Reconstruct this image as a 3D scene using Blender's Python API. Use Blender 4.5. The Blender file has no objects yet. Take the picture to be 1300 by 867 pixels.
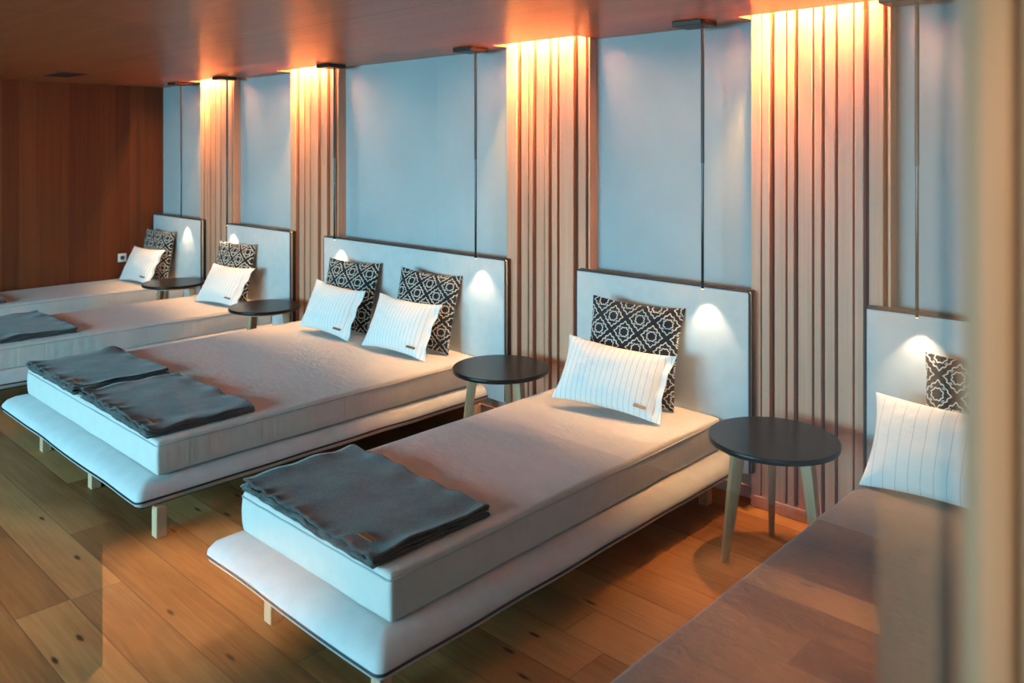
import bpy, bmesh, math, random
from mathutils import Vector, Matrix, noise
random.seed(7)
SC = bpy.context.scene
COL = SC.collection
PI = math.pi

# ------------------------------------------------------------------ layout (metres; x along the headboard wall, y towards it)
X_LEFT, X_RIGHT = -8.393, 3.9
Y_FRONT, Y_BACK = -3.5, 3.69
CEIL = 2.3025
SLOT_Y, SLOT_TOP = 3.50, 2.42
HB_Y, HB_TOP = 3.560, 1.017
MT_TOP, BASE_TOP, PIPE_Z = 0.402, 0.247, 0.172
GLASS_X = -0.135

# ------------------------------------------------------------------ helpers
class NT:
    """tiny node helper"""
    def __init__(s, name):
        s.m = bpy.data.materials.new(name); s.m.use_nodes = True
        s.t = s.m.node_tree; s.n = s.t.nodes; s.l = s.t.links
        s.bsdf = s.n['Principled BSDF']; s.out = s.n['Material Output']
    def node(s, typ, **kw):
        x = s.n.new(typ)
        for k, v in kw.items(): setattr(x, k, v)
        return x
    def put(s, sock, v):
        if isinstance(v, bpy.types.NodeSocket): s.l.new(v, sock)
        elif v is not None:
            if isinstance(v, (tuple, list)) and len(v) == 3 and len(sock.default_value) == 4: v = (*v, 1)
            sock.default_value = v
    def math(s, op, a, b=None, c=None):
        x = s.node('ShaderNodeMath', operation=op)
        s.put(x.inputs[0], a)
        if b is not None: s.put(x.inputs[1], b)
        if c is not None: s.put(x.inputs[2], c)
        return x.outputs[0]
    def coord(s, which='Object'):
        return s.node('ShaderNodeTexCoord').outputs[which]
    def sep(s, v):
        x = s.node('ShaderNodeSeparateXYZ'); s.put(x.inputs[0], v); return x.outputs
    def comb(s, x, y, z):
        c = s.node('ShaderNodeCombineXYZ')
        for i, v in enumerate((x, y, z)): s.put(c.inputs[i], v)
        return c.outputs[0]
    def noise(s, vec, scale=5, detail=2, rough=.5, dist=0, out=0):
        x = s.node('ShaderNodeTexNoise')
        s.put(x.inputs['Vector'], vec); s.put(x.inputs['Scale'], scale); s.put(x.inputs['Detail'], detail)
        s.put(x.inputs['Roughness'], rough); s.put(x.inputs['Distortion'], dist)
        return x.outputs[out]
    def white(s, vec):
        x = s.node('ShaderNodeTexWhiteNoise', noise_dimensions='3D'); s.put(x.inputs['Vector'], vec); return x.outputs
    def ramp(s, fac, stops):
        x = s.node('ShaderNodeValToRGB'); s.put(x.inputs[0], fac)
        e = x.color_ramp.elements
        while len(e) < len(stops): e.new(.5)
        for el, (p, c) in zip(e, stops):
            el.position = p; el.color = (*c, 1) if len(c) == 3 else c
        return x.outputs[0]
    def mix(s, fac, a, b, mode='MIX'):
        x = s.node('ShaderNodeMix', data_type='RGBA', blend_type=mode)
        s.put(x.inputs[0], fac); s.put(x.inputs[6], a); s.put(x.inputs[7], b)
        return x.outputs[2]
    def bump(s, h, strength=.3, dist=.01, normal=None):
        x = s.node('ShaderNodeBump'); s.put(x.inputs['Height'], h)
        x.inputs['Strength'].default_value = strength; x.inputs['Distance'].default_value = dist
        if normal is not None: s.put(x.inputs['Normal'], normal)
        return x.outputs[0]
    def done(s, color, rough=.6, normal=None, spec=.5, metallic=0, sheen=0):
        b = s.bsdf.inputs
        s.put(b['Base Color'], color); s.put(b['Roughness'], rough)
        b['Specular IOR Level'].default_value = spec
        b['Metallic'].default_value = metallic
        if sheen: b['Sheen Weight'].default_value = sheen; b['Sheen Roughness'].default_value = .5
        if normal is not None: s.put(b['Normal'], normal)
        return s.m

def plain(name, c, rough=.5, spec=.5, metallic=0):
    return NT(name).done(c, rough, spec=spec, metallic=metallic)

def grain(name, c_dark, c_light, axis, scale=1.0, rough=.5, bump=.15, fine=60, spec=.4):
    """wood whose fibres run along `axis` ('x','y','z')"""
    t = NT(name); o = t.sep(t.coord())
    k = {'x': (1.2, fine, fine), 'y': (fine, 1.2, fine), 'z': (fine, fine, 1.2)}[axis]
    v = t.comb(*[t.math('MULTIPLY', o[i], k[i]*scale) for i in range(3)])
    k2 = {'x': (.5, 9, 9), 'y': (9, .5, 9), 'z': (9, 9, .5)}[axis]
    v2 = t.comb(*[t.math('MULTIPLY', o[i], k2[i]*scale) for i in range(3)])
    a = t.noise(v, 1, 4, .6, .3); b = t.noise(v2, 1, 3, .5, .8)
    f = t.math('ADD', t.math('MULTIPLY', a, .5), t.math('MULTIPLY', b, .5))
    c = t.ramp(f, [(.3, c_dark), (.7, c_light)])
    return t.done(c, rough, t.bump(a, bump, .002), spec)

def fabric(name, c, var=.08, weave=900, rough=.9, bump=.25, wr=None, sheen=.2):
    t = NT(name); o = t.coord()
    n1 = t.noise(o, weave, 2, .6); n2 = t.noise(o, 14, 3, .5)
    f = t.math('ADD', t.math('MULTIPLY', n1, .65), t.math('MULTIPLY', n2, .35))
    d = tuple(x*(1-var*2.2) for x in c); l = tuple(min(1, x*(1+var*1.6)) for x in c)
    col = t.ramp(f, [(.3, d), (.7, l)])
    nb = t.bump(n1, bump, .0015)
    if wr:                                            # wrinkles stretched along z
        s_ = t.sep(o)
        v = t.comb(t.math('MULTIPLY', s_[0], wr[0]), t.math('MULTIPLY', s_[1], wr[1]), t.math('MULTIPLY', s_[2], wr[2]))
        w = t.noise(v, 1, 3, .55, .5)
        nb = t.bump(w, wr[3], .012, nb)
    return t.done(col, rough, nb, .2, sheen=sheen)

def new_obj(name, bm, mat=None, parent=None, smooth=True):
    me = bpy.data.meshes.new(name)
    bmesh.ops.recalc_face_normals(bm, faces=bm.faces)
    bm.to_mesh(me); bm.free()
    if smooth:
        for p in me.polygons: p.use_smooth = True
        try: me.set_sharp_from_angle(angle=math.radians(38))
        except Exception: pass
    if mat is not None: me.materials.append(mat)
    o = bpy.data.objects.new(name, me); COL.objects.link(o)
    if parent is not None: o.parent = parent
    return o

def thing(name, label, cat, loc=(0, 0, 0), group=None, rz=0):
    o = bpy.data.objects.new(name, None); COL.objects.link(o)
    o.location = loc; o.rotation_euler = (0, 0, rz); o.empty_display_size = .1
    o['label'] = label; o['category'] = cat
    if group: o['group'] = group
    return o

def struct(name, bm, mat, smooth=False):
    o = new_obj(name, bm, mat, None, smooth); o['kind'] = 'structure'; return o

def box(bm, x0, x1, y0, y1, z0, z1, bevel=0, seg=2):
    r = bmesh.ops.create_cube(bm, size=1)
    vs = r['verts']
    for v in vs:
        v.co = Vector(((x0+x1)/2 + v.co.x*(x1-x0), (y0+y1)/2 + v.co.y*(y1-y0), (z0+z1)/2 + v.co.z*(z1-z0)))
    if bevel:
        es = list({e for v in vs for e in v.link_edges})
        bmesh.ops.bevel(bm, geom=es, offset=bevel, segments=seg, profile=.5, affect='EDGES')
    return bm

def tube(bm, pts, r, seg=8, closed=False, caps=True):
    pts = [Vector(p) for p in pts]; n = len(pts); rings = []
    rr = r if isinstance(r, (list, tuple)) else [r]*n
    for i, p in enumerate(pts):
        if closed: d = (pts[(i+1) % n]-pts[i-1])
        else: d = pts[min(i+1, n-1)]-pts[max(i-1, 0)]
        d.normalize()
        up = Vector((0, 0, 1)) if abs(d.z) < .9 else Vector((1, 0, 0))
        a = d.cross(up).normalized(); b = d.cross(a).normalized()
        rings.append([bm.verts.new(p+(a*math.cos(2*PI*k/seg)+b*math.sin(2*PI*k/seg))*rr[i]) for k in range(seg)])
    for i in range(n if closed else n-1):
        A, B = rings[i], rings[(i+1) % n]
        for k in range(seg): bm.faces.new((A[k], A[(k+1) % seg], B[(k+1) % seg], B[k]))
    if caps and not closed: bm.faces.new(rings[0]); bm.faces.new(rings[-1])
    return bm

def disc_solid(bm, cx, cy, prof, seg=64):
    """lathe about z, prof = [(r,z)...] bottom to top; closed with caps"""
    rings = [[bm.verts.new((cx+r*math.cos(2*PI*k/seg), cy+r*math.sin(2*PI*k/seg), z)) for k in range(seg)] for r, z in prof]
    for A, B in zip(rings, rings[1:]):
        for k in range(seg): bm.faces.new((A[k], A[(k+1) % seg], B[(k+1) % seg], B[k]))
    bm.faces.new(rings[0]); bm.faces.new(rings[-1])
    return bm

# ------------------------------------------------------------------ materials
M = {}
M['wall'] = (lambda t: t.done(t.ramp(t.noise(t.coord(), 1.4, 5, .6, .4), [(.3, (.42, .44, .455)), (.7, (.49, .51, .525))]), .75,
             t.bump(t.noise(t.coord(), 260, 3, .6), .12, .002), .3))(NT('grey_plaster'))
M['slat'] = grain('pale_larch', (.55, .245, .145), (.78, .385, .245), 'z', 1, .45, .12, 90)
M['slat_back'] = plain('dark_backing', (.20, .06, .02), .7)
M['wall_wood'] = None
def wall_wood():
    t = NT('larch_wall'); o = t.sep(t.coord())
    idx = t.math('FLOOR', t.math('DIVIDE', t.math('ADD', o[0], o[1]), .14))
    rnd = t.white(t.comb(idx, 3.1, .7))[0]
    g = t.noise(t.comb(t.math('MULTIPLY', o[0], 40), t.math('MULTIPLY', o[1], 40), t.math('ADD', t.math('MULTIPLY', o[2], .8), t.math('MULTIPLY', rnd, 9))), 1, 4, .6, .3)
    f = t.math('ADD', t.math('MULTIPLY', g, .55), t.math('MULTIPLY', rnd, .45))
    return t.done(t.ramp(f, [(.2, (.11, .026, .009)), (.8, (.23, .060, .020))]), .6, t.bump(g, .08, .002), .15)
M['wall_wood'] = wall_wood()
def floor_mat():
    t = NT('oak_planks'); o = t.sep(t.coord()); W, L = .185, 2.1
    yy = t.math('DIVIDE', o[1], W); row = t.math('FLOOR', yy)
    off = t.white(t.comb(row, 1.7, 0))[0]
    xx = t.math('ADD', t.math('DIVIDE', o[0], L), t.math('MULTIPLY', off, 5)); colm = t.math('FLOOR', xx)
    rnd = t.white(t.comb(row, colm, 2.2))
    r1 = rnd[0]
    gv = t.comb(t.math('ADD', t.math('MULTIPLY', o[0], 1.3), t.math('MULTIPLY', r1, 31)), t.math('MULTIPLY', o[1], 26), t.math('MULTIPLY', r1, 17))
    g = t.noise(gv, 1.3, 5, .62, 1.4)
    big = t.noise(t.comb(t.math('MULTIPLY', o[0], 1.5), t.math('MULTIPLY', o[1], 4), r1), 1.2, 2, .5, .6)
    f = t.math('ADD', t.math('ADD', t.math('MULTIPLY', g, .40), t.math('MULTIPLY', r1, .36)), t.math('MULTIPLY', big, .28))
    col = t.ramp(f, [(.25, (.16, .050, .016)), (.5, (.35, .140, .048)), (.75, (.58, .27, .10))])
    # knots
    vo = t.node('ShaderNodeTexVoronoi', voronoi_dimensions='2D'); t.put(vo.inputs['Vector'], t.comb(t.math('MULTIPLY', o[0], 1.0), t.math('MULTIPLY', o[1], 3.6), 0)); vo.inputs['Scale'].default_value = 1.7
    kn = t.math('SUBTRACT', vo.outputs['Distance'], t.math('MULTIPLY', t.noise(t.comb(o[0], o[1], 0), 30, 2), .05))
    kf = t.node('ShaderNodeMapRange'); t.put(kf.inputs[0], kn); kf.inputs[1].default_value = 0.0; kf.inputs[2].default_value = .040; kf.inputs[3].default_value = .9; kf.inputs[4].default_value = 0
    gate = t.math('GREATER_THAN', t.sep(vo.outputs['Color'])[0], .62)
    col = t.mix(t.math('MULTIPLY', kf.outputs[0], gate), col, (.035, .014, .006))
    fy = t.math('FRACT', yy); fx = t.math('FRACT', xx)
    ey = t.math('MINIMUM', fy, t.math('SUBTRACT', 1, fy)); ex = t.math('MULTIPLY', t.math('MINIMUM', fx, t.math('SUBTRACT', 1, fx)), L/W)
    e = t.math('MINIMUM', ey, ex)
    gap = t.math('LESS_THAN', e, .012)
    col = t.mix(t.math('MULTIPLY', gap, .55), col, (.10, .045, .02))
    h = t.math('ADD', t.math('MULTIPLY', g, .25), t.math('MULTIPLY', t.math('MINIMUM', t.math('MULTIPLY', e, 25), 1), .6))
    return t.done(col, t.math('ADD', .38, t.math('MULTIPLY', g, .15)), t.bump(h, .15, .004), .22)
M['floor'] = floor_mat()
def ceil_mat():
    t = NT('larch_ceiling'); o = t.sep(t.coord())
    g = t.noise(t.comb(t.math('MULTIPLY', o[0], 1.1), t.math('MULTIPLY', o[1], 34), 0), 1, 4, .6, .5)
    b = t.noise(t.comb(t.math('MULTIPLY', o[0], .6), t.math('MULTIPLY', o[1], 7), 0), 1, 2, .5, .6)
    f = t.math('ADD', t.math('MULTIPLY', g, .55), t.math('MULTIPLY', b, .45))
    col = t.ramp(f, [(.25, (.38, .11, .048)), (.75, (.64, .21, .09))])
    # fine perforation in the main field, not in the band by the wall
    P = .016
    dx = t.math('SUBTRACT', t.math('FRACT', t.math('DIVIDE', o[0], P)), .5)
    dy = t.math('SUBTRACT', t.math('FRACT', t.math('DIVIDE', o[1], P)), .5)
    d = t.math('SQRT', t.math('ADD', t.math('MULTIPLY', dx, dx), t.math('MULTIPLY', dy, dy)))
    hole = t.math('MULTIPLY', t.math('LESS_THAN', d, .20), t.math('LESS_THAN', o[1], 3.10))
    col = t.mix(hole, col, (.05, .02, .01))
    # panel joints
    jx = t.math('ABSOLUTE', t.math('SUBTRACT', t.math('FRACT', t.math('DIVIDE', t.math('ADD', o[0], .35), 2.5)), .5))
    j = t.math('MAXIMUM', t.math('LESS_THAN', jx, .0014), t.math('LESS_THAN', t.math('ABSOLUTE', t.math('SUBTRACT', o[1], 2.30)), .003))
    col = t.mix(j, col, (.08, .035, .018))
    return t.done(col, .33, t.bump(g, .04, .002), .28)
M['ceil'] = ceil_mat()
M['linen'] = fabric('oatmeal_linen', (.57, .575, .575), .07, 700, bump=.35)
M['linen_mt'] = fabric('oatmeal_mattress_cloth', (.60, .565, .53), .05, 700, bump=.25, wr=(16, 26, 1.6, .35))
M['shaded_mt'] = fabric('shaded_mattress_cloth', (.21, .16, .13), .05, 700, bump=.25, wr=(16, 26, 1.6, .35))  # mattress cloth with the near bed's shade put into its colour
M['seam'] = plain('seam_cord', (.40, .40, .40), .8)
M['piping'] = plain('black_piping', (.012, .012, .016), .6)
M['side_cloth'] = fabric('charcoal_edge', (.010, .010, .012), .1, 600)
M['felt'] = fabric('grey_melange_wool', (.078, .074, .071), .45, 210, bump=1.0, sheen=.3)
M['leather'] = plain('tan_leather', (.30, .10, .03), .5)
M['leather_dark'] = plain('brown_leather', (.17, .085, .05), .5)
M['leather_ink'] = plain('dark_stamping', (.10, .04, .015), .6)
M['table'] = (lambda t: t.done((.008, .005, .004), .28, t.bump(t.noise(t.coord(), 500, 2), .03, .001), .2))(NT('black_laminate'))
M['table_leg'] = grain('oak_table_leg', (.36, .18, .09), (.55, .31, .17), 'z', 1, .5, .1, 70)
M['oak_leg'] = grain('light_oak_leg', (.50, .28, .16), (.72, .45, .28), 'z', 1, .5, .1, 70)
M['black_metal'] = plain('black_tube', (.015, .015, .017), .35)
M['gloss_black'] = plain('polished_tube', (.02, .022, .025), .12, .8, .6)
M['canopy'] = plain('bronze_plate', (.045, .035, .03), .45, .5, .3)
M['slot'] = plain('recess_paint', (.75, .68, .58), .7)
M['white_plastic'] = plain('white_plastic', (.75, .77, .78), .35)
M['dark_plastic'] = plain('dark_socket', (.05, .06, .07), .5)
M['post'] = grain('pale_post', (.55, .34, .20), (.72, .48, .30), 'z', 1, .5, .1, 50)
M['rubber'] = plain('black_gasket', (.01, .012, .015), .7)
M['frame_dark'] = plain('anthracite_frame', (.04, .045, .05), .4)
M['stone'] = plain('terrace_stone', (.07, .08, .08), .8)

def glass(name, ior=1.5, k=1.0):
    t = NT(name); t.n.remove(t.bsdf)
    tr = t.node('ShaderNodeBsdfTransparent'); gl = t.node('ShaderNodeBsdfGlossy'); gl.inputs['Roughness'].default_value = .0
    tr.inputs[0].default_value = (.97, .985, .98, 1)
    fr = t.node('ShaderNodeFresnel'); fr.inputs[0].default_value = ior
    mx = t.node('ShaderNodeMixShader')
    # two faces of one pane: R2 = 2R/(1+R)
    r2 = t.math('DIVIDE', t.math('MULTIPLY', fr.outputs[0], 2*k), t.math('ADD', 1, fr.outputs[0]))
    t.l.new(r2, mx.inputs[0]); t.l.new(tr.outputs[0], mx.inputs[1]); t.l.new(gl.outputs[0], mx.inputs[2])
    t.l.new(mx.outputs[0], t.out.inputs[0])
    return t.m
M['glass'] = glass('clear_glass')

def emis(name, c, s):
    t = NT(name); b = t.bsdf.inputs
    b['Base Color'].default_value = (0, 0, 0, 1); b['Emission Color'].default_value = (*c, 1); b['Emission Strength'].default_value = s
    return t.m
WARM = (1.0, .57, .27)
M['led'] = emis('warm_led', WARM, 680)
M['bulb'] = emis('warm_bulb', (1, .72, .42), 8)

def white_stripe(name, sp):
    t = NT(name); o = t.sep(t.coord())
    wob = t.math('MULTIPLY', t.math('SUBTRACT', t.noise(t.coord(), 6, 2), .5), .006)
    fx = t.math('ABSOLUTE', t.math('SUBTRACT', t.math('FRACT', t.math('DIVIDE', t.math('ADD', o[0], wob), sp)), .5))
    ln = t.math('LESS_THAN', fx, .0013/sp)
    col = t.mix(t.math('MULTIPLY', ln, .75), (.77, .775, .77), (.34, .37, .42))
    n = t.noise(t.coord(), 9, 3, .6, .8); w = t.noise(t.coord(), 800, 2)
    return t.done(col, .85, t.bump(w, .15, .001, t.bump(n, .35, .02)), .2, sheen=.2)
M['stripe'] = white_stripe('white_pinstripe_cotton', .028)
M['stripe_wide'] = white_stripe('white_wide_pinstripe_cotton', .044)

def ogee():
    t = NT('black_ogee_weave'); o = t.sep(t.coord())
    S = 1/.100; R2 = .70710678
    wob = t.math('MULTIPLY', t.math('SUBTRACT', t.noise(t.coord(), 60, 2), .5), .09)
    a = t.math('ADD', t.math('MULTIPLY', t.math('MULTIPLY', t.math('ADD', o[0], o[2]), R2), S), .35)
    b = t.math('ADD', t.math('MULTIPLY', t.math('MULTIPLY', t.math('SUBTRACT', o[0], o[2]), R2), S), .15)
    qa = t.math('SUBTRACT', t.math('FRACT', a), .5); qb = t.math('SUBTRACT', t.math('FRACT', b), .5)
    th = t.math('ARCTAN2', qb, qa)
    rr = t.math('SQRT', t.math('ADD', t.math('MULTIPLY', qa, qa), t.math('MULTIPLY', qb, qb)))
    mx = t.math('MAXIMUM', t.math('ABSOLUTE', qa), t.math('ABSOLUTE', qb))
    def line(r, c, w):
        return t.math('LESS_THAN', t.math('ABSOLUTE', t.math('SUBTRACT', r, c)), w)
    rw = t.math('ADD', rr, t.math('MULTIPLY', wob, .35))
    # spiky inner ring around a solid centre
    r1 = t.math('ADD', rw, t.math('MULTIPLY', t.math('COSINE', t.math('MULTIPLY', th, 8)), .018))
    # stepped square ring following the cell edge
    rs = t.math('ADD', t.math('MULTIPLY', rw, .25), t.math('MULTIPLY', mx, .75))
    r2 = t.math('ADD', rs, t.math('MULTIPLY', t.math('COSINE', t.math('MULTIPLY', th, 12)), .022))
    r3 = t.math('ADD', rs, t.math('MULTIPLY', t.math('COSINE', t.math('MULTIPLY', th, 16)), .012))
    L = t.math('MAXIMUM', line(r1, .225, .026), line(r2, .392, .026))
    c4 = t.math('ABSOLUTE', t.math('COSINE', t.math('MULTIPLY', th, 2)))
    dash = t.math('MULTIPLY', t.math('GREATER_THAN', c4, .93), line(r3, .315, .018))
    L = t.math('MAXIMUM', L, dash)
    w = t.noise(t.coord(), 900, 2)
    col = t.mix(L, (.012, .013, .018), (.66, .63, .56))
    return t.done(col, .9, t.bump(t.math('ADD', t.math('MULTIPLY', w, .4), L), .35, .0015), .15, sheen=.1)
M['ogee'] = ogee()
M['slot_wall'] = M['slot']

# ------------------------------------------------------------------ the room
PILLARS = [  # x0, x1, slat intervals
    (-1.850, -1.246, [-1.85, -1.801, -1.795, -1.756, -1.734, -1.68, -1.669, -1.638, -1.62, -1.555, -1.545, -1.513, -1.496, -1.451, -1.439, -1.374, -1.365, -1.327, -1.305, -1.246]),
    (-3.452, -2.847, [-3.452, -3.364, -3.33, -3.277, -3.271, -3.242, -3.216, -3.153, -3.146, -3.116, -3.092, -3.052, -3.037, -2.934, -2.9, -2.847]),
    (-5.876, -5.243, [-5.876, -5.796, -5.742, -5.677, -5.664, -5.6, -5.574, -5.478, -5.444, -5.363, -5.314, -5.243]),
    (-7.426, -6.839, [-7.426, -7.368, -7.339, -7.289, -7.282, -7.247, -7.226, -7.156, -7.128, -7.046, -7.025, -6.951, -6.905, -6.839]),
]
SLOTS = [(a-.005, b+.035) for a, b, _ in PILLARS]

bm = bmesh.new(); box(bm, X_LEFT-.1, X_RIGHT+.1, Y_FRONT-.1, Y_BACK+.1, -.1, 0); struct('floor', bm, M['floor'])
bm = bmesh.new()
box(bm, X_LEFT-.1, X_RIGHT+.1, Y_FRONT-.1, SLOT_Y, CEIL, CEIL+.2)
xs = sorted(SLOTS); cur = X_LEFT-.1
for a, b in xs:
    box(bm, cur, a, SLOT_Y, Y_BACK+.1, CEIL, CEIL+.2); cur = b
box(bm, cur, X_RIGHT+.1, SLOT_Y, Y_BACK+.1, CEIL, CEIL+.2)
struct('ceiling', bm, M['ceil'])
bm = bmesh.new()                                            # painted lids closing the four light recesses
for a, b in xs: box(bm, a, b, SLOT_Y, Y_BACK, SLOT_TOP, CEIL+.2)
struct('trim_1', bm, M['slot'])
bm = bmesh.new(); box(bm, X_LEFT-.1, X_RIGHT+.1, Y_BACK, Y_BACK+.1, 0, CEIL+.2); struct('wall_back', bm, M['wall'])
bm = bmesh.new(); box(bm, X_LEFT-.1, X_LEFT, Y_FRONT, Y_BACK, 0, CEIL); struct('wall_left', bm, M['wall_wood'])
bm = bmesh.new(); box(bm, X_RIGHT, X_RIGHT+.1, Y_FRONT, Y_BACK, 0, CEIL); struct('wall_right', bm, M['wall_wood'])
# corridor wall on the camera's side, mirrored faintly in the glass
bm = bmesh.new(); box(bm, 2.55, 2.67, Y_FRONT, 1.04, 0, CEIL); struct('wall_corridor', bm, M['wall_wood'])
# skirting in the bays of the back wall
bays = []; cur = X_LEFT
for a, b in sorted((p[0], p[1]) for p in PILLARS):
    bays.append((cur, a)); cur = b+.03
bays.append((cur, GLASS_X-.03))
bm = bmesh.new()
for a, b in bays: box(bm, a, b, Y_BACK-.014, Y_BACK, 0, .06, .002, 1)
struct('baseboard_back', bm, M['slat'])

# window wall opposite the headboards
WIN_X = [(-6.4, -4.95), (-4.85, -3.4), (-3.3, -1.95)]
WZ0, WZ1 = .45, 2.22
bm = bmesh.new()
box(bm, X_LEFT-.1, X_RIGHT+.1, Y_FRONT-.1, Y_FRONT, 0, WZ0); box(bm, X_LEFT-.1, X_RIGHT+.1, Y_FRONT-.1, Y_FRONT, WZ1, CEIL)
cur = X_LEFT-.1
for a, b in WIN_X:
    box(bm, cur, a, Y_FRONT-.1, Y_FRONT, WZ0, WZ1); cur = b
box(bm, cur, X_RIGHT+.1, Y_FRONT-.1, Y_FRONT, WZ0, WZ1)
struct('wall_front', bm, M['wall_wood'])
for i, (a, b) in enumerate(WIN_X):
    fr = bmesh.new(); w = .05
    box(fr, a, a+w, Y_FRONT-.08, Y_FRONT-.02, WZ0, WZ1, .004, 1); box(fr, b-w, b, Y_FRONT-.08, Y_FRONT-.02, WZ0, WZ1, .004, 1)
    box(fr, a+w, b-w, Y_FRONT-.08, Y_FRONT-.02, WZ0, WZ0+w, .004, 1); box(fr, a+w, b-w, Y_FRONT-.08, Y_FRONT-.02, WZ1-w, WZ1, .004, 1)
    o = struct('window_%d' % (i+1), fr, M['frame_dark'])
    g = bmesh.new(); vs = [g.verts.new(p) for p in ((a+w, Y_FRONT-.05, WZ0+w), (b-w, Y_FRONT-.05, WZ0+w), (b-w, Y_FRONT-.05, WZ1-w), (a+w, Y_FRONT-.05, WZ1-w))]; g.faces.new(vs)
    p = new_obj('glass_pane', g, M['glass'], o, False)
    L = bpy.data.lights.new('sky_portal', 'AREA'); L.shape = 'RECTANGLE'; L.size = b-a; L.size_y = WZ1-WZ0
    L.cycles.is_portal = True
    lo = bpy.data.objects.new('sky_portal', L); COL.objects.link(lo); lo.location = ((a+b)/2, Y_FRONT-.11, (WZ0+WZ1)/2)
    lo.rotation_euler = (PI/2, 0, 0)     # emits towards +y
    lo.rotation_euler = (-PI/2, 0, PI)
bm = bmesh.new(); box(bm, -14, 8, Y_FRONT-9, Y_FRONT-.1, -.25, -.05); struct('terrace_ground', bm, M['stone'])

# glass partition between the camera's side and the rest room, with its timber post
fr = bmesh.new()
box(fr, -.145, -.118, .556, .600, 0, CEIL, .003, 2)
post = struct('window_5', fr, M['post'], True)
post.data.materials[0] = M['post']
g = bmesh.new(); box(g, -.118, -.1125, .567, .597, 0, CEIL); new_obj('gasket', g, M['rubber'], post, False)
g = bmesh.new(); box(g, -.1125, -.075, .552, .604, 0, CEIL, .003, 2); new_obj('door_jamb', g, M['post'], post)
g = bmesh.new(); vs = [g.verts.new(p) for p in ((GLASS_X, Y_FRONT+.01, 0.01), (GLASS_X, .558, 0.01), (GLASS_X, .558, CEIL-.005), (GLASS_X, Y_FRONT+.01, CEIL-.005))]; g.faces.new(vs)
new_obj('glass_pane', g, M['glass'], post, False)
g = bmesh.new(); vs = [g.verts.new(p) for p in ((GLASS_X, .598, 0.01), (GLASS_X, Y_BACK-.01, 0.01), (GLASS_X, Y_BACK-.01, CEIL-.005), (GLASS_X, .598, CEIL-.005))]; g.faces.new(vs)
new_obj('glass_pane', g, M['glass'], post, False)

# slatted timber panels + LED strips in the recess above each
names_p = ['slatted timber panel between the two nearest single beds', 'slatted timber panel between the double bed and the blanketed single bed right of it',
           'slatted timber panel left of the double bed', 'farthest slatted timber panel, nearest the wooden side wall']
LEDS = []
for i, (a, b, e) in enumerate(PILLARS):
    t = thing('slatted_wall_panel', names_p[i], 'wall panel', ((a+b)/2, 3.66, 0), 'slatted panels between the beds')
    mx = (a+b)/2
    bk = bmesh.new(); box(bk, a-mx+.004, b-mx-.004+.03, -.012, .03, 0, SLOT_TOP-.004); new_obj('backing_board', bk, M['slat_back'], t, False)
    sl = bmesh.new()
    pr = list(zip(e[::2], e[1::2]))
    for j, (p, q) in enumerate(pr):
        dz = random.uniform(-.004, .004)
        box(sl, p-mx, q-mx, -.043+dz, -.012, .012, SLOT_TOP-.006, .0025, 1)
    box(sl, b-mx+.018, b-mx+.030, -.040, .03, .012, SLOT_TOP-.006, .002, 1)
    new_obj('slats', sl, M['slat'], t)
    ft = bmesh.new(); box(ft, a-mx, b-mx+.03, -.052, -.012, 0, .055, .003, 1)
    new_obj('skirting', ft, M['slat'], t)
    l = thing('led_strip', 'warm light strip above ' + ['the nearest slatted panel', 'the slatted panel right of the double bed', 'the slatted panel left of the double bed', 'the farthest slatted panel'][i], 'light strip', (mx, SLOT_Y+.035, SLOT_TOP), 'light strips above the slatted panels')
    hh = bmesh.new(); box(hh, -.28, .28, -.016, .016, -.012, -.001, .001, 1); new_obj('profile', hh, M['white_plastic'], l, False)
    dd = bmesh.new(); box(dd, -.275, .275, -.010, .010, -.016, -.012); new_obj('diffuser', dd, M['led'], l, False)
    L = bpy.data.lights.new('recess_spot', 'SPOT'); L.energy = 130; L.color = (1, .50, .16); L.spot_size = math.radians(60); L.spot_blend = .8; L.shadow_soft_size = .018
    lo = bpy.data.objects.new('recess_spot', L); COL.objects.link(lo); lo.parent = l; lo.location = (-.22, 0.0, -.03)

# ------------------------------------------------------------------ beds
def hb_part(t, x0, x1, mid):
    """upholstered headboard, x relative to the thing"""
    bm = bmesh.new(); box(bm, x0, x1, HB_Y-mid, HB_Y-mid+.038, .16, HB_TOP, .010, 3)
    h = new_obj('headboard', bm, M['linen'], t)
    bm = bmesh.new(); box(bm, x0-.006, x1+.006, HB_Y-mid+.028, HB_Y-mid+.056, .16, HB_TOP+.006, .006, 2)
    new_obj('headboard_back', bm, M['side_cloth'], t)
    y = HB_Y-mid+.006; r = .0055
    bm = bmesh.new(); tube(bm, [(x0-.002, y, .17), (x0-.002, y, HB_TOP-.01), (x0+.006, y, HB_TOP+.001), (x1-.006, y, HB_TOP+.001), (x1+.002, y, HB_TOP-.01), (x1+.002, y, .17)], r, 8)
    new_obj('headboard_piping', bm, M['piping'], t)

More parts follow.
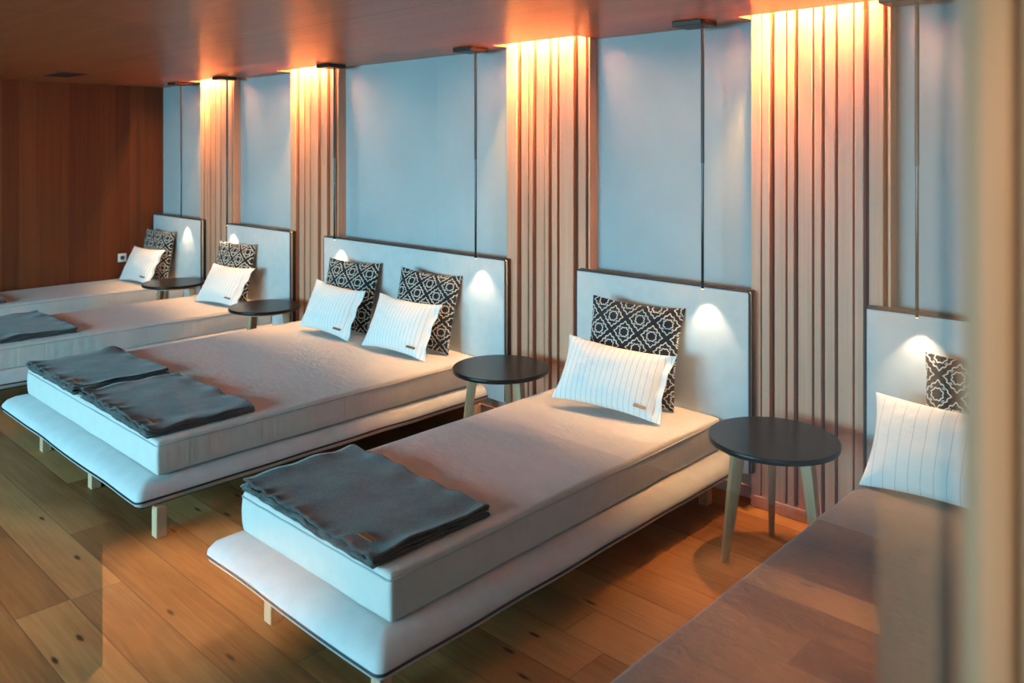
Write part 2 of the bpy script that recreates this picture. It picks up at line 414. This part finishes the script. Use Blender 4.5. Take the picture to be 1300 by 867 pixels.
def base_mesh(x0, x1, y0, y1, mx0, mx1, my0):
    """padded platform whose rim slopes from the mattress down to the piping"""
    bm = bmesh.new()
    # nested loops: (inset 0..1 from edge to mattress, z)
    prof = [(-.0, PIPE_Z-.030, .030), (0, PIPE_Z-.016, .008), (0, PIPE_Z+.004, 0), (0, PIPE_Z+.022, .004), (0, PIPE_Z+.046, .022), (0, BASE_TOP-.012, .055), (0, BASE_TOP, .10)]
    rings = []
    n = 40
    for _, z, ins in prof:
        a0, a1, b0, b1 = x0+ins, x1-ins, y0+ins, y1
        rad = max(.004, .030-ins*.2)
        pts = []
        # foot corners rounded; head corners square
        def arc(cx, cy, s, e):
            for k in range(7):
                a = math.radians(s+(e-s)*k/6); pts.append((cx+rad*math.cos(a), cy+rad*math.sin(a)))
        pts.append((a0, b1))
        for k in range(1, n): pts.append((a0, b1+(b0+rad-b1)*k/n))
        arc(a0+rad, b0+rad, 180, 270)
        for k in range(1, n): pts.append((a0+rad+(a1-a0-2*rad)*k/n, b0))
        arc(a1-rad, b0+rad, 270, 360)
        for k in range(1, n): pts.append((a1, b0+rad+(b1-b0-rad)*k/n))
        pts.append((a1, b1))
        rings.append([bm.verts.new((px, py, z + (noise.noise(Vector((px*3.1, py*3.1, 5)))*.006 if ins < .05 else 0))) for px, py in pts])
    for A, B in zip(rings, rings[1:]):
        for k in range(len(A)):
            j = (k+1) % len(A); bm.faces.new((A[k], A[j], B[j], B[k]))
    bm.faces.new(rings[0]); bm.faces.new(rings[-1])
    return bm, [tuple(v.co) for v in rings[2]]

def mattress_mesh(x0, x1, y0, y1, seed):
    bm = bmesh.new(); nx = max(8, int((x1-x0)/.05)); ny = 42; nz = 5; R = .014
    z0, z1 = BASE_TOP+.001, MT_TOP
    # build as a box of quads through a mapping of a subdivided cube
    bmesh.ops.create_cube(bm, size=1)
    def cuts(axis, n):
        es = [e for e in bm.edges if abs(abs((e.verts[0].co-e.verts[1].co)[axis])-1) < 1e-4]
        bmesh.ops.subdivide_edges(bm, edges=es, cuts=n-1, use_grid_fill=True)
    cuts(0, nx)
    es = [e for e in bm.edges if abs((e.verts[0].co-e.verts[1].co).y) > .9]; bmesh.ops.subdivide_edges(bm, edges=es, cuts=ny-1, use_grid_fill=True)
    es = [e for e in bm.edges if abs((e.verts[0].co-e.verts[1].co).z) > .9]; bmesh.ops.subdivide_edges(bm, edges=es, cuts=nz-1, use_grid_fill=True)
    cx, cy, cz = (x0+x1)/2, (y0+y1)/2, (z0+z1)/2
    H = (z1-z0)
    for v in bm.verts:
        p = Vector((cx+v.co.x*(x1-x0), cy+v.co.y*(y1-y0), cz+v.co.z*H))
        # round the vertical corners and the rims
        ex = min(p.x-x0, x1-p.x); ey = min(p.y-y0, y1-p.y)
        sidex = ex < 1e-5; sidey = ey < 1e-5
        q = p.copy()
        nn = noise.noise(Vector((p.x*5+seed, p.y*5, p.z*4)))*.004 + noise.noise(Vector((p.x*17+seed, p.y*17, p.z*3)))*.0022
        bulge = (1-(2*(p.z-cz)/H)**2)*.006
        if sidex: q.x += (-1 if p.x < cx else 1)*(bulge+nn)
        if sidey: q.y += (-1 if p.y < cy else 1)*((bulge+nn) if p.y < cy else 0)
        if abs(v.co.z-.5) < 1e-5:
            q.z += noise.noise(Vector((p.x*2.3+seed, p.y*2.3, 1)))*.003 + .004*(1-abs(2*v.co.x)**4)
        bm.verts.ensure_lookup_table()
        v.co = q
    # bevel long outer edges
    bm.normal_update()
    es = [e for e in bm.edges if len(e.link_faces) == 2 and e.calc_face_angle(0) > .9]
    bmesh.ops.bevel(bm, geom=es, offset=R, segments=3, profile=.5, affect='EDGES')
    return bm

def make_bed(name, label, hx, mx, bx, legs_x, mid_leg, seed, cloth='linen_mt'):
    """hx headboard x-range, mx mattress x-range, bx platform x-range"""
    cx = (bx[0]+bx[1])/2; cy = 2.55
    t = thing(name, label, 'bed', (cx, cy, 0), 'upholstered beds along the wall')
    hb_part(t, hx[0]-cx, hx[1]-cx, cy)
    bm, ring = base_mesh(bx[0]-cx, bx[1]-cx, 1.45-cy, HB_Y-.001-cy, mx[0]-cx, mx[1]-cx, 1.56-cy)
    b = new_obj('platform', bm, M['linen'], t)
    bm = bmesh.new(); tube(bm, ring, .0048, 6); new_obj('platform_piping', bm, M['piping'], b)
    bm = mattress_mesh(mx[0]-cx, mx[1]-cx, 1.562-cy, HB_Y-.004-cy, seed)
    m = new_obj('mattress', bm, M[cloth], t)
    sub = m.modifiers.new('s', 'SUBSURF'); sub.levels = 1; sub.render_levels = 1
    # seam cord around the top edge
    x0, x1, y0, y1 = mx[0]-cx-.004, mx[1]-cx+.004, 1.557-cy, HB_Y-.006-cy
    z = MT_TOP-.020; bm = bmesh.new()
    pts = [(x0, y1, z)] + [(x0, y1+(y0+.02-y1)*k/20, z+.001*math.sin(k*1.7)) for k in range(1, 21)] + [(x0+.006, y0+.006, z)] \
        + [(x0+.02+(x1-x0-.04)*k/16, y0, z+.001*math.sin(k*2.3)) for k in range(17)] + [(x1-.006, y0+.006, z)] + [(x1, y0+.02+(y1-y0-.02)*k/20, z+.001*math.sin(k*1.3)) for k in range(21)]
    tube(bm, pts, .0032, 6); new_obj('mattress_seam', bm, M['seam'] if cloth == 'linen_mt' else M['linen'], m)
    bm = bmesh.new(); box(bm, bx[0]-cx+.035, bx[1]-cx-.035, 1.485-cy, HB_Y-.02-cy, PIPE_Z-.036, PIPE_Z-.0295); new_obj('shade_sheet', bm, M['side_cloth'], b, False)  # dark sheet added to deepen the shade under the bed
    L = .048
    for lx in legs_x:
        for ly in ((1.535, 1.535+L), (3.46, 3.46+L)):
            bm = bmesh.new(); box(bm, lx-cx-L/2, lx-cx+L/2, ly[0]-cy, ly[1]-cy, 0, PIPE_Z-.034, .003, 1)
            new_obj('leg', bm, M['oak_leg'], t)
    return t

G = 'beds'
B1 = make_bed('single_bed', 'nearest upholstered bed at the right edge, half hidden by the blurred post', (-1.298, -.24), (-1.20, -.315), (-1.285, -.225), (-1.05, -.45), 0, 1, 'shaded_mt')
B2 = make_bed('single_bed', 'upholstered single bed in the middle with one grey blanket at its foot', (-2.865, -1.833), (-2.872, -1.978), (-2.955, -1.89), (-2.645, -2.018), 0, 2)
B3 = make_bed('double_bed', 'wide upholstered double bed with four pillows and two grey blankets', (-5.318, -3.418), (-5.365, -3.612), (-5.487, -3.560), (-5.05, -4.33, -3.585-.0), 1, 3)
B4 = make_bed('single_bed', 'upholstered single bed directly left of the double bed', (-6.817, -5.794), (-6.955, -6.06), (-7.03, -5.965), (-6.83, -6.17), 0, 4)
B5 = make_bed('single_bed', 'farthest upholstered bed, set against the wooden side wall', (-8.329, -7.313), (-8.372, -7.648), (-8.385, -7.565), (-8.2, -7.72), 0, 5)

# ------------------------------------------------------------------ round side tables
def make_table():
    t = thing('side_table', 'x', 'table', (0, 0, 0), 'round black side tables')
    bm = bmesh.new(); R = .262
    disc_solid(bm, 0, 0, [(R-.012, .474), (R-.002, .478), (R, .484), (R, .496), (R-.003, .5)], 96)
    new_obj('tabletop', bm, M['table'], t)
    bm = bmesh.new(); disc_solid(bm, 0, 0, [(.17, .452), (.17, .474)], 40); new_obj('underframe', bm, M['oak_leg'], t)
    for a in (-130, 118, -6):
        a = math.radians(a); d = Vector((math.cos(a), math.sin(a), 0)); s = Vector((-d.y, d.x, 0))
        bm = bmesh.new()
        rt, rb = .148, .210
        ring = []
        for z, r, w in ((.474, rt, .026), (.25, rt+(rb-rt)*.47, .022), (0, rb, .015)):
            c = d*r
            ring.append([bm.verts.new((c+d*(w*i)+s*(w*.75*j)+Vector((0, 0, z)))) for i, j in ((-1, -1), (1, -1), (1, 1), (-1, 1))])
        for A, B in zip(ring, ring[1:]):
            for k in range(4): bm.faces.new((A[k], A[(k+1) % 4], B[(k+1) % 4], B[k]))
        bm.faces.new(ring[0]); bm.faces.new(ring[-1])
        bmesh.ops.bevel(bm, geom=[e for e in bm.edges], offset=.0035, segments=2, profile=.5, affect='EDGES')
        new_obj('leg', bm, M['table_leg'], t)
    return t

def copy_tree(o, parent=None):
    c = o.copy(); COL.objects.link(c)
    if parent is not None: c.parent = parent
    for ch in list(o.children): copy_tree(ch, c)
    return c

tab = make_table()
tl = [((-1.545, 3.215, 0), 'round black side table nearest the camera, right of the blanketed single bed', 0),
      ((-3.12, 3.22, 0), 'round black side table between the double bed and the single bed right of it', 0),
      ((-5.61, 3.235, 0), 'round black side table at the left of the double bed', 62),
      ((-7.17, 3.245, 0), 'farthest round black side table, beside the bed by the wooden wall', 62)]
for i, (p, lb, rz) in enumerate(tl):
    o = tab if i == 0 else copy_tree(tab)
    o.location = p; o['label'] = lb; o.rotation_euler.z = math.radians(rz)

# ------------------------------------------------------------------ pillows
def cushion_bm(w, h, T, flange=0, seed=0, n=34, bow=.05, wr=.006):
    """bottom-centred soft cushion; x across, z up, y thickness"""
    bm = bmesh.new(); sheets = []
    for side in (-1, 1):
        g = []
        for j in range(n+1):
            row = []
            for i in range(n+1):
                u = 2*i/n-1; v = 2*j/n-1
                # eased spacing towards the rim
                u = math.sin(u*PI/2)*.35+u*.65; v = math.sin(v*PI/2)*.35+v*.65
                x = w/2*u*(1-bow*(1-v*v)*abs(u)); z = h/2*v*(1-bow*1.2*(1-u*u)*abs(v))
                uu = u
                if flange:
                    uu = min(1, (u+1)/(2-flange)*2-1)
                th = max(0, 1-abs(uu)**2.6)**.62*max(0, 1-abs(v)**2.4)**.62
                edge = max(abs(u), abs(v))
                nz = noise.noise(Vector((x*9+seed, z*9, side*3)))*wr + noise.noise(Vector((x*22+seed, z*22, side*7)))*wr*.45
                # corner puckers
                cr = (abs(u)*abs(v))**3
                nz += math.sin((u-v*math.copysign(1, u*v) if u*v else 0)*16)*.004*cr
                y = side*(T/2*th + .0025) + nz*(.25+.75*(1-edge**6))*(1 if side < 0 else .6)
                if flange and u > 1-flange: y += math.sin(v*9+seed)*.006
                row.append(bm.verts.new((x, y, z+h/2)))
            g.append(row)
        sheets.append(g)
    for g in sheets:
        for j in range(n):
            for i in range(n): bm.faces.new((g[j][i], g[j][i+1], g[j+1][i+1], g[j+1][i]))
    A, B = sheets
    def strip(P, Q):
        for k in range(len(P)-1): bm.faces.new((P[k], P[k+1], Q[k+1], Q[k]))
    strip(A[0], B[0]); strip(A[n], B[n]); strip([r[0] for r in A], [r[0] for r in B]); strip([r[n] for r in A], [r[n] for r in B])
    return bm

def pose(o, x, y, yaw, tilt, roll, w, z=MT_TOP+.008):
    ex = Vector((math.cos(yaw), math.sin(yaw), 0)); n = Vector((-math.sin(yaw), math.cos(yaw), 0))
    up = Vector((0, 0, math.cos(tilt)))+n*math.sin(tilt)
    e2 = ex*math.cos(roll)+up*math.sin(roll); u2 = -ex*math.sin(roll)+up*math.cos(roll)
    y2 = u2.cross(e2)
    m = Matrix((e2, y2, u2)).transposed()
    o.rotation_euler = m.to_euler(); o.location = (x, y, z+abs(math.sin(roll))*w/2)

GW = 'white pinstriped pillows'; GK = 'black patterned cushions'
def white(label, x, y, yaw, tilt, roll, w, h, mat, seed):
    t = thing('pinstriped_pillow', label, 'pillow', group=GW)
    bm = cushion_bm(w, h, .125, .13, seed, bow=.085, wr=.009)
    new_obj('pillowcase', bm, M[mat], t)
    # leather tag near the lower right corner, on the front (-y) face
    bm = bmesh.new(); box(bm, -.030, .030, -.0012, .0012, -.008, .008, .001, 1)
    g = new_obj('leather_tag', bm, M['leather_dark'], t); g['label'] = 'small brown leather tag'
    g.location = (w/2*.63, -.044, h*.16); g.rotation_euler = (.35, 0, 0); g.rotation_euler = (-.45, 0.0, .38)
    pose(t, x, y, yaw, tilt, roll, w)
    return t
def black(label, x, y, yaw, tilt, roll, w, h, seed):
    t = thing('patterned_cushion', label, 'cushion', group=GK)
    bm = cushion_bm(w, h, .13, 0, seed, bow=.06, wr=.005)
    new_obj('cushion_cover', bm, M['ogee'], t)
    hw, q = w/2, h
    def edge(s, ax):
        return None
    pose(t, x, y, yaw, tilt, roll, w)
    return t
white('white pinstriped pillow in the middle, on the single bed with one blanket', -2.384, 3.175, .25, .50, -.08, .575, .325, 'stripe', 1)
white('left white pinstriped pillow on the double bed', -4.79, 3.20, .06, .42, -.05, .555, .345, 'stripe', 2)
white('right white pinstriped pillow on the double bed', -4.045, 3.205, .10, .45, -.03, .56, .35, 'stripe', 3)
white('white pinstriped pillow on the bed directly left of the double bed', -6.36, 3.22, .125, .55, .01, .56, .345, 'stripe', 4)
white('farthest white pinstriped pillow, by the wooden side wall', -7.95, 3.215, .10, .46, .008, .555, .35, 'stripe', 5)
white('white pillow with bold pinstripes at the right, beside the blurred post', -.905, 3.20, .02, .55, 0, .57, .365, 'stripe_wide', 6)
black('black ogee cushion behind the white pillow on the middle single bed', -2.40, 3.375, .30, .22, -.06, .487, .50, 11)
black('left black ogee cushion on the double bed', -4.795, 3.36, .24, .26, -.02, .47, .495, 12)
black('right black ogee cushion on the double bed', -4.0, 3.37, .27, .25, -.06, .469, .49, 13)
black('black ogee cushion on the bed directly left of the double bed', -6.49, 3.40, .20, .20, -.02, .464, .48, 14)
black('farthest black ogee cushion, in the wooden wall corner', -7.99, 3.41, .16, .17, -.015, .462, .48, 15)
black('black ogee cushion at the right, partly hidden by the blurred post', -.80, 3.39, .05, .22, .0, .47, .49, 16)

# ------------------------------------------------------------------ folded wool blankets
def blanket(label, x0, x1, y0, y1, skew, seed, peak=None):
    t = thing('wool_blanket', label, 'blanket', ((x0+x1)/2, (y0+y1)/2, MT_TOP), 'folded grey wool blankets')
    W, D = x1-x0, y1-y0
    nx, ny, layers, dh = 56, 34, 4, .0085
    path = []
    for L in range(layers):
        ys = [(-D/2 + D*k/ny) for k in range(ny+1)]
        if L % 2: ys = ys[::-1]
        inset = .004*L
        for y in ys: path.append((y, .006+dh*L, L))
        if L < layers-1:
            s = 1 if L % 2 == 0 else -1
            for a in (-60, -20, 20, 60):
                a = math.radians(a); path.append((s*(D/2+math.cos(a)*dh*.5), .006+dh*(L+.5)+math.sin(a)*dh*.5, L+.5))
    bm = bmesh.new(); rows = []
    for (y, z, L) in path:
        row = []
        for i in range(nx+1):
            x = -W/2+W*i/nx
            u = 2*x/W; v = max(-1, min(1, 2*y/D))
            e = max(abs(u), abs(v))**6
            nzv = noise.noise(Vector((x*6+seed, y*6, 0)))
            zz = z + (nzv+.35)*.0035*(.3+e)*(L+1)*.8 + e*(math.sin(x*38+seed+L*.9)*.0022+math.sin(y*33+seed*2-L)*.002)*(L+1)*.45
            if abs(v+1) < .2: zz += (noise.noise(Vector((x*20+seed, L*1.7, 3)))+.2)*.006*(L)*(1-abs(v+1)/.2)
            if peak:
                d = math.hypot(x-peak[0], y-peak[1]); zz += peak[2]*math.exp(-(d/.055)**2)*(L/3)
            xx = x + noise.noise(Vector((y*7, L*5+seed, 1)))*.010*abs(u) + noise.noise(Vector((y*19, L*3+seed, 4)))*.004*abs(u)
            yy = y + noise.noise(Vector((x*6, L*4+seed, 2)))*.010*abs(v) + noise.noise(Vector((x*21, L*4+seed, 9)))*.0045*abs(v) + skew*x
            row.append(bm.verts.new((xx, yy, max(zz, .005+.003*L))))
        rows.append(row)
    for A, B in zip(rows, rows[1:]):
        for i in range(nx): bm.faces.new((A[i], A[i+1], B[i+1], B[i]))
    o = new_obj('wool_layers', bm, M['felt'], t)
    sd = o.modifiers.new('th', 'SOLIDIFY'); sd.thickness = .0062; sd.offset = 0
    ztop = .006+dh*3+.009
    bm = bmesh.new(); box(bm, -.042, .042, -.0012, .0012+.0, -.0105, .0105)
    for v in bm.verts: v.co = Vector((v.co.x, v.co.z, v.co.y))
    g = new_obj('leather_tag', bm, M['leather'], t); g['label'] = 'tan leather maker tag'
    g.location = (W/2-.115, -D/2+.055, ztop+.004); g.rotation_euler = (.03, 0, -.04)
    bm = bmesh.new()
    for k in range(9):
        xk = -.030+k*.0075; hgt = random.choice((.005, .007, .0045)); box(bm, xk, xk+.0042, -hgt/2, hgt/2, .0012, .0018)
    new_obj('stamped_marks', bm, M['leather_ink'], g, False)
    return t
blanket('folded grey wool blanket on the foot of the middle single bed', -2.872, -2.035, 1.549, 2.05, -.03, 1)
blanket('left folded grey wool blanket on the foot of the double bed', -5.352, -4.605, 1.553, 2.05, 0.0, 22, (.34-.65, .20, .03))
blanket('right folded grey wool blanket on the foot of the double bed', -4.515, -3.665, 1.553, 2.06, -.02, 35)
blanket('folded grey wool blanket on the bed directly left of the double bed', -6.97, -6.13, 1.56, 2.09, .0, 48, (-.20, .22, .02))
blanket('folded grey wool blanket on the farthest bed, cut by the left edge', -8.34, -7.71, 1.56, 2.08, .0, 59)

# ------------------------------------------------------------------ pendant reading lamps
def make_pendant():
    t = thing('pendant_lamp', 'x', 'lamp', (0, 0, 0), 'slim black pendant reading lamps')
    ZB = 1.018
    bm = bmesh.new(); box(bm, -.125, .035, -.075, .075, CEIL-.026, CEIL-.0005, .003, 1); new_obj('canopy', bm, M['canopy'], t)
    bm = bmesh.new(); tube(bm, [(0, 0, CEIL-.026), (0, 0, 1.62)], .0085, 12); new_obj('upper_tube', bm, M['black_metal'], t)
    bm = bmesh.new(); tube(bm, [(0, 0, 1.62), (0, 0, ZB)], .0068, 12); new_obj('lower_tube', bm, M['gloss_black'], t)
    bm = bmesh.new(); tube(bm, [(0, 0, ZB+.004), (0, 0, ZB-.002)], .0052, 12); new_obj('bulb', bm, M['bulb'], t)
    L = bpy.data.lights.new('reading_beam', 'SPOT'); L.energy = 7; L.color = (1, .78, .52); L.spot_size = math.radians(84); L.spot_blend = .6; L.shadow_soft_size = .006
    lo = bpy.data.objects.new('reading_beam', L); COL.objects.link(lo); lo.parent = t; lo.location = (0, 0, ZB-.006)
    return t
pd = make_pendant()
pl = [(-2.040, 'slim black pendant lamp hanging over the headboard of the middle single bed'),
      (-3.60, 'right pendant lamp over the double bed headboard'),
      (-5.085, 'left pendant lamp over the double bed headboard, in front of a slatted panel'),
      (-6.69, 'pendant lamp in front of the farthest slatted panel, left of the double bed'),
      (-7.57, 'farthest pendant lamp, over the bed by the wooden side wall'),
      (-1.075, 'rightmost pendant lamp, over the nearest bed')]
for i, (x, lb) in enumerate(pl):
    o = pd if i == 0 else copy_tree(pd)
    o.location = (x, 3.497, 0); o['label'] = lb

# ------------------------------------------------------------------ socket and air vent
t = thing('wall_socket', 'white square power socket on the wooden side wall above the farthest bed', 'socket', (X_LEFT, 3.279, .60))
bm = bmesh.new(); box(bm, 0, .009, -.041, .041, -.041, .041, .004, 2); new_obj('cover_plate', bm, M['white_plastic'], t)
bm = bmesh.new(); tube(bm, [(.004, 0, 0), (.0105, 0, 0)], [.021, .021], 24); s = new_obj('socket_well', bm, M['dark_plastic'], t)
t = thing('air_vent', 'thin dark air vent slot in the wooden ceiling at the upper left', 'vent', (-7.45, 2.45, CEIL))
bm = bmesh.new(); box(bm, -.22, .22, -.10, .10, -.006, -.0005, .002, 1); f = new_obj('vent_frame', bm, M['frame_dark'], t)
bm = bmesh.new()
for k in range(7): box(bm, -.2, .2, -.085+k*.0265, -.080+k*.0265, -.009, -.0055)
new_obj('vent_slats', bm, M['black_metal'], t)

# ------------------------------------------------------------------ added warm fill lights, unseen, over the aisle and corridor
def add_fill_light(x, y, e, lb, ang=60, col=(1, .60, .30), aim=None):
    t = thing('fill_light', lb, 'ceiling light', (x, y, CEIL), 'added unseen warm fill lights')
    bm = bmesh.new(); disc_solid(bm, 0, 0, [(.045, -.004), (.045, -.0005)], 32); new_obj('trim_ring', bm, M['frame_dark'], t)
    bm = bmesh.new(); disc_solid(bm, 0, 0, [(.030, -.006), (.030, -.004)], 32); new_obj('lens', bm, M['bulb'], t)
    L = bpy.data.lights.new('fill_beam', 'SPOT'); L.energy = e; L.color = col; L.spot_size = math.radians(ang); L.spot_blend = .9; L.shadow_soft_size = .03
    lo = bpy.data.objects.new('fill_beam', L); COL.objects.link(lo); lo.parent = t; lo.location = (0, 0, -.012)
    if aim:
        d = Vector(aim)-Vector((x, y, CEIL-.012)); lo.rotation_euler = d.to_track_quat('-Z', 'Y').to_euler()
add_fill_light(-3.7, .60, 70, 'unseen fill light added over the aisle before the double bed', 50, (1, .70, .42))  # added lamp, stands in for a warm pool reflected over the floor
add_fill_light(-1.75, .35, 24, 'unseen fill light added over the aisle before the middle bed', 110, (1, .80, .58))  # added weak fill that warms mattress tops and blankets
add_fill_light(1.0, 2.7, 400, 'unseen fill light added deep in the corridor for its reflection in the glass', 38, (1, .70, .44))  # added so the glass mirrors a brown floor pool over the near bed
add_fill_light(2.78, 1.42, 2600, 'unseen fill light added behind the corridor wall for the mirrored floor pool', 34, (1, .78, .48))  # added to brighten the corridor floor mirrored at lower left
add_fill_light(.15, -.7, 75, 'unseen fill light added to brighten the timber post', 24, (1, .66, .38), (-.13, .56, 1.58))  # added accent beam, lights the post

# ------------------------------------------------------------------ sky, camera, colour
w = bpy.data.worlds.new('sky'); SC.world = w; w.use_nodes = True
bg = w.node_tree.nodes['Background']; bg.inputs[0].default_value = (.25, .62, .80, 1); bg.inputs[1].default_value = 43

cam = bpy.data.cameras.new('camera'); co = bpy.data.objects.new('camera', cam); COL.objects.link(co)
F_PX, V0 = 1044.39, 185.94
cam.sensor_width = 36; cam.lens = F_PX*36/1300
cam.shift_y = -(867/2-V0)/1300
co.location = (0, 0, 1.7); co.rotation_euler = (PI/2, 0, .7557)
cam.clip_start = .02
cam.dof.use_dof = True; cam.dof.focus_distance = 4.0; cam.dof.aperture_fstop = cam.lens/11.5
SC.camera = co
vs = SC.view_settings
vs.view_transform = 'Standard'; vs.look = 'None'; vs.gamma = 1; vs.use_curve_mapping = False; vs.exposure = 0
SC.display_settings.display_device = 'sRGB'
cy = SC.cycles
cy.max_bounces = 10; cy.diffuse_bounces = 6; cy.glossy_bounces = 4; cy.transparent_max_bounces = 12
cy.sample_clamp_indirect = 60
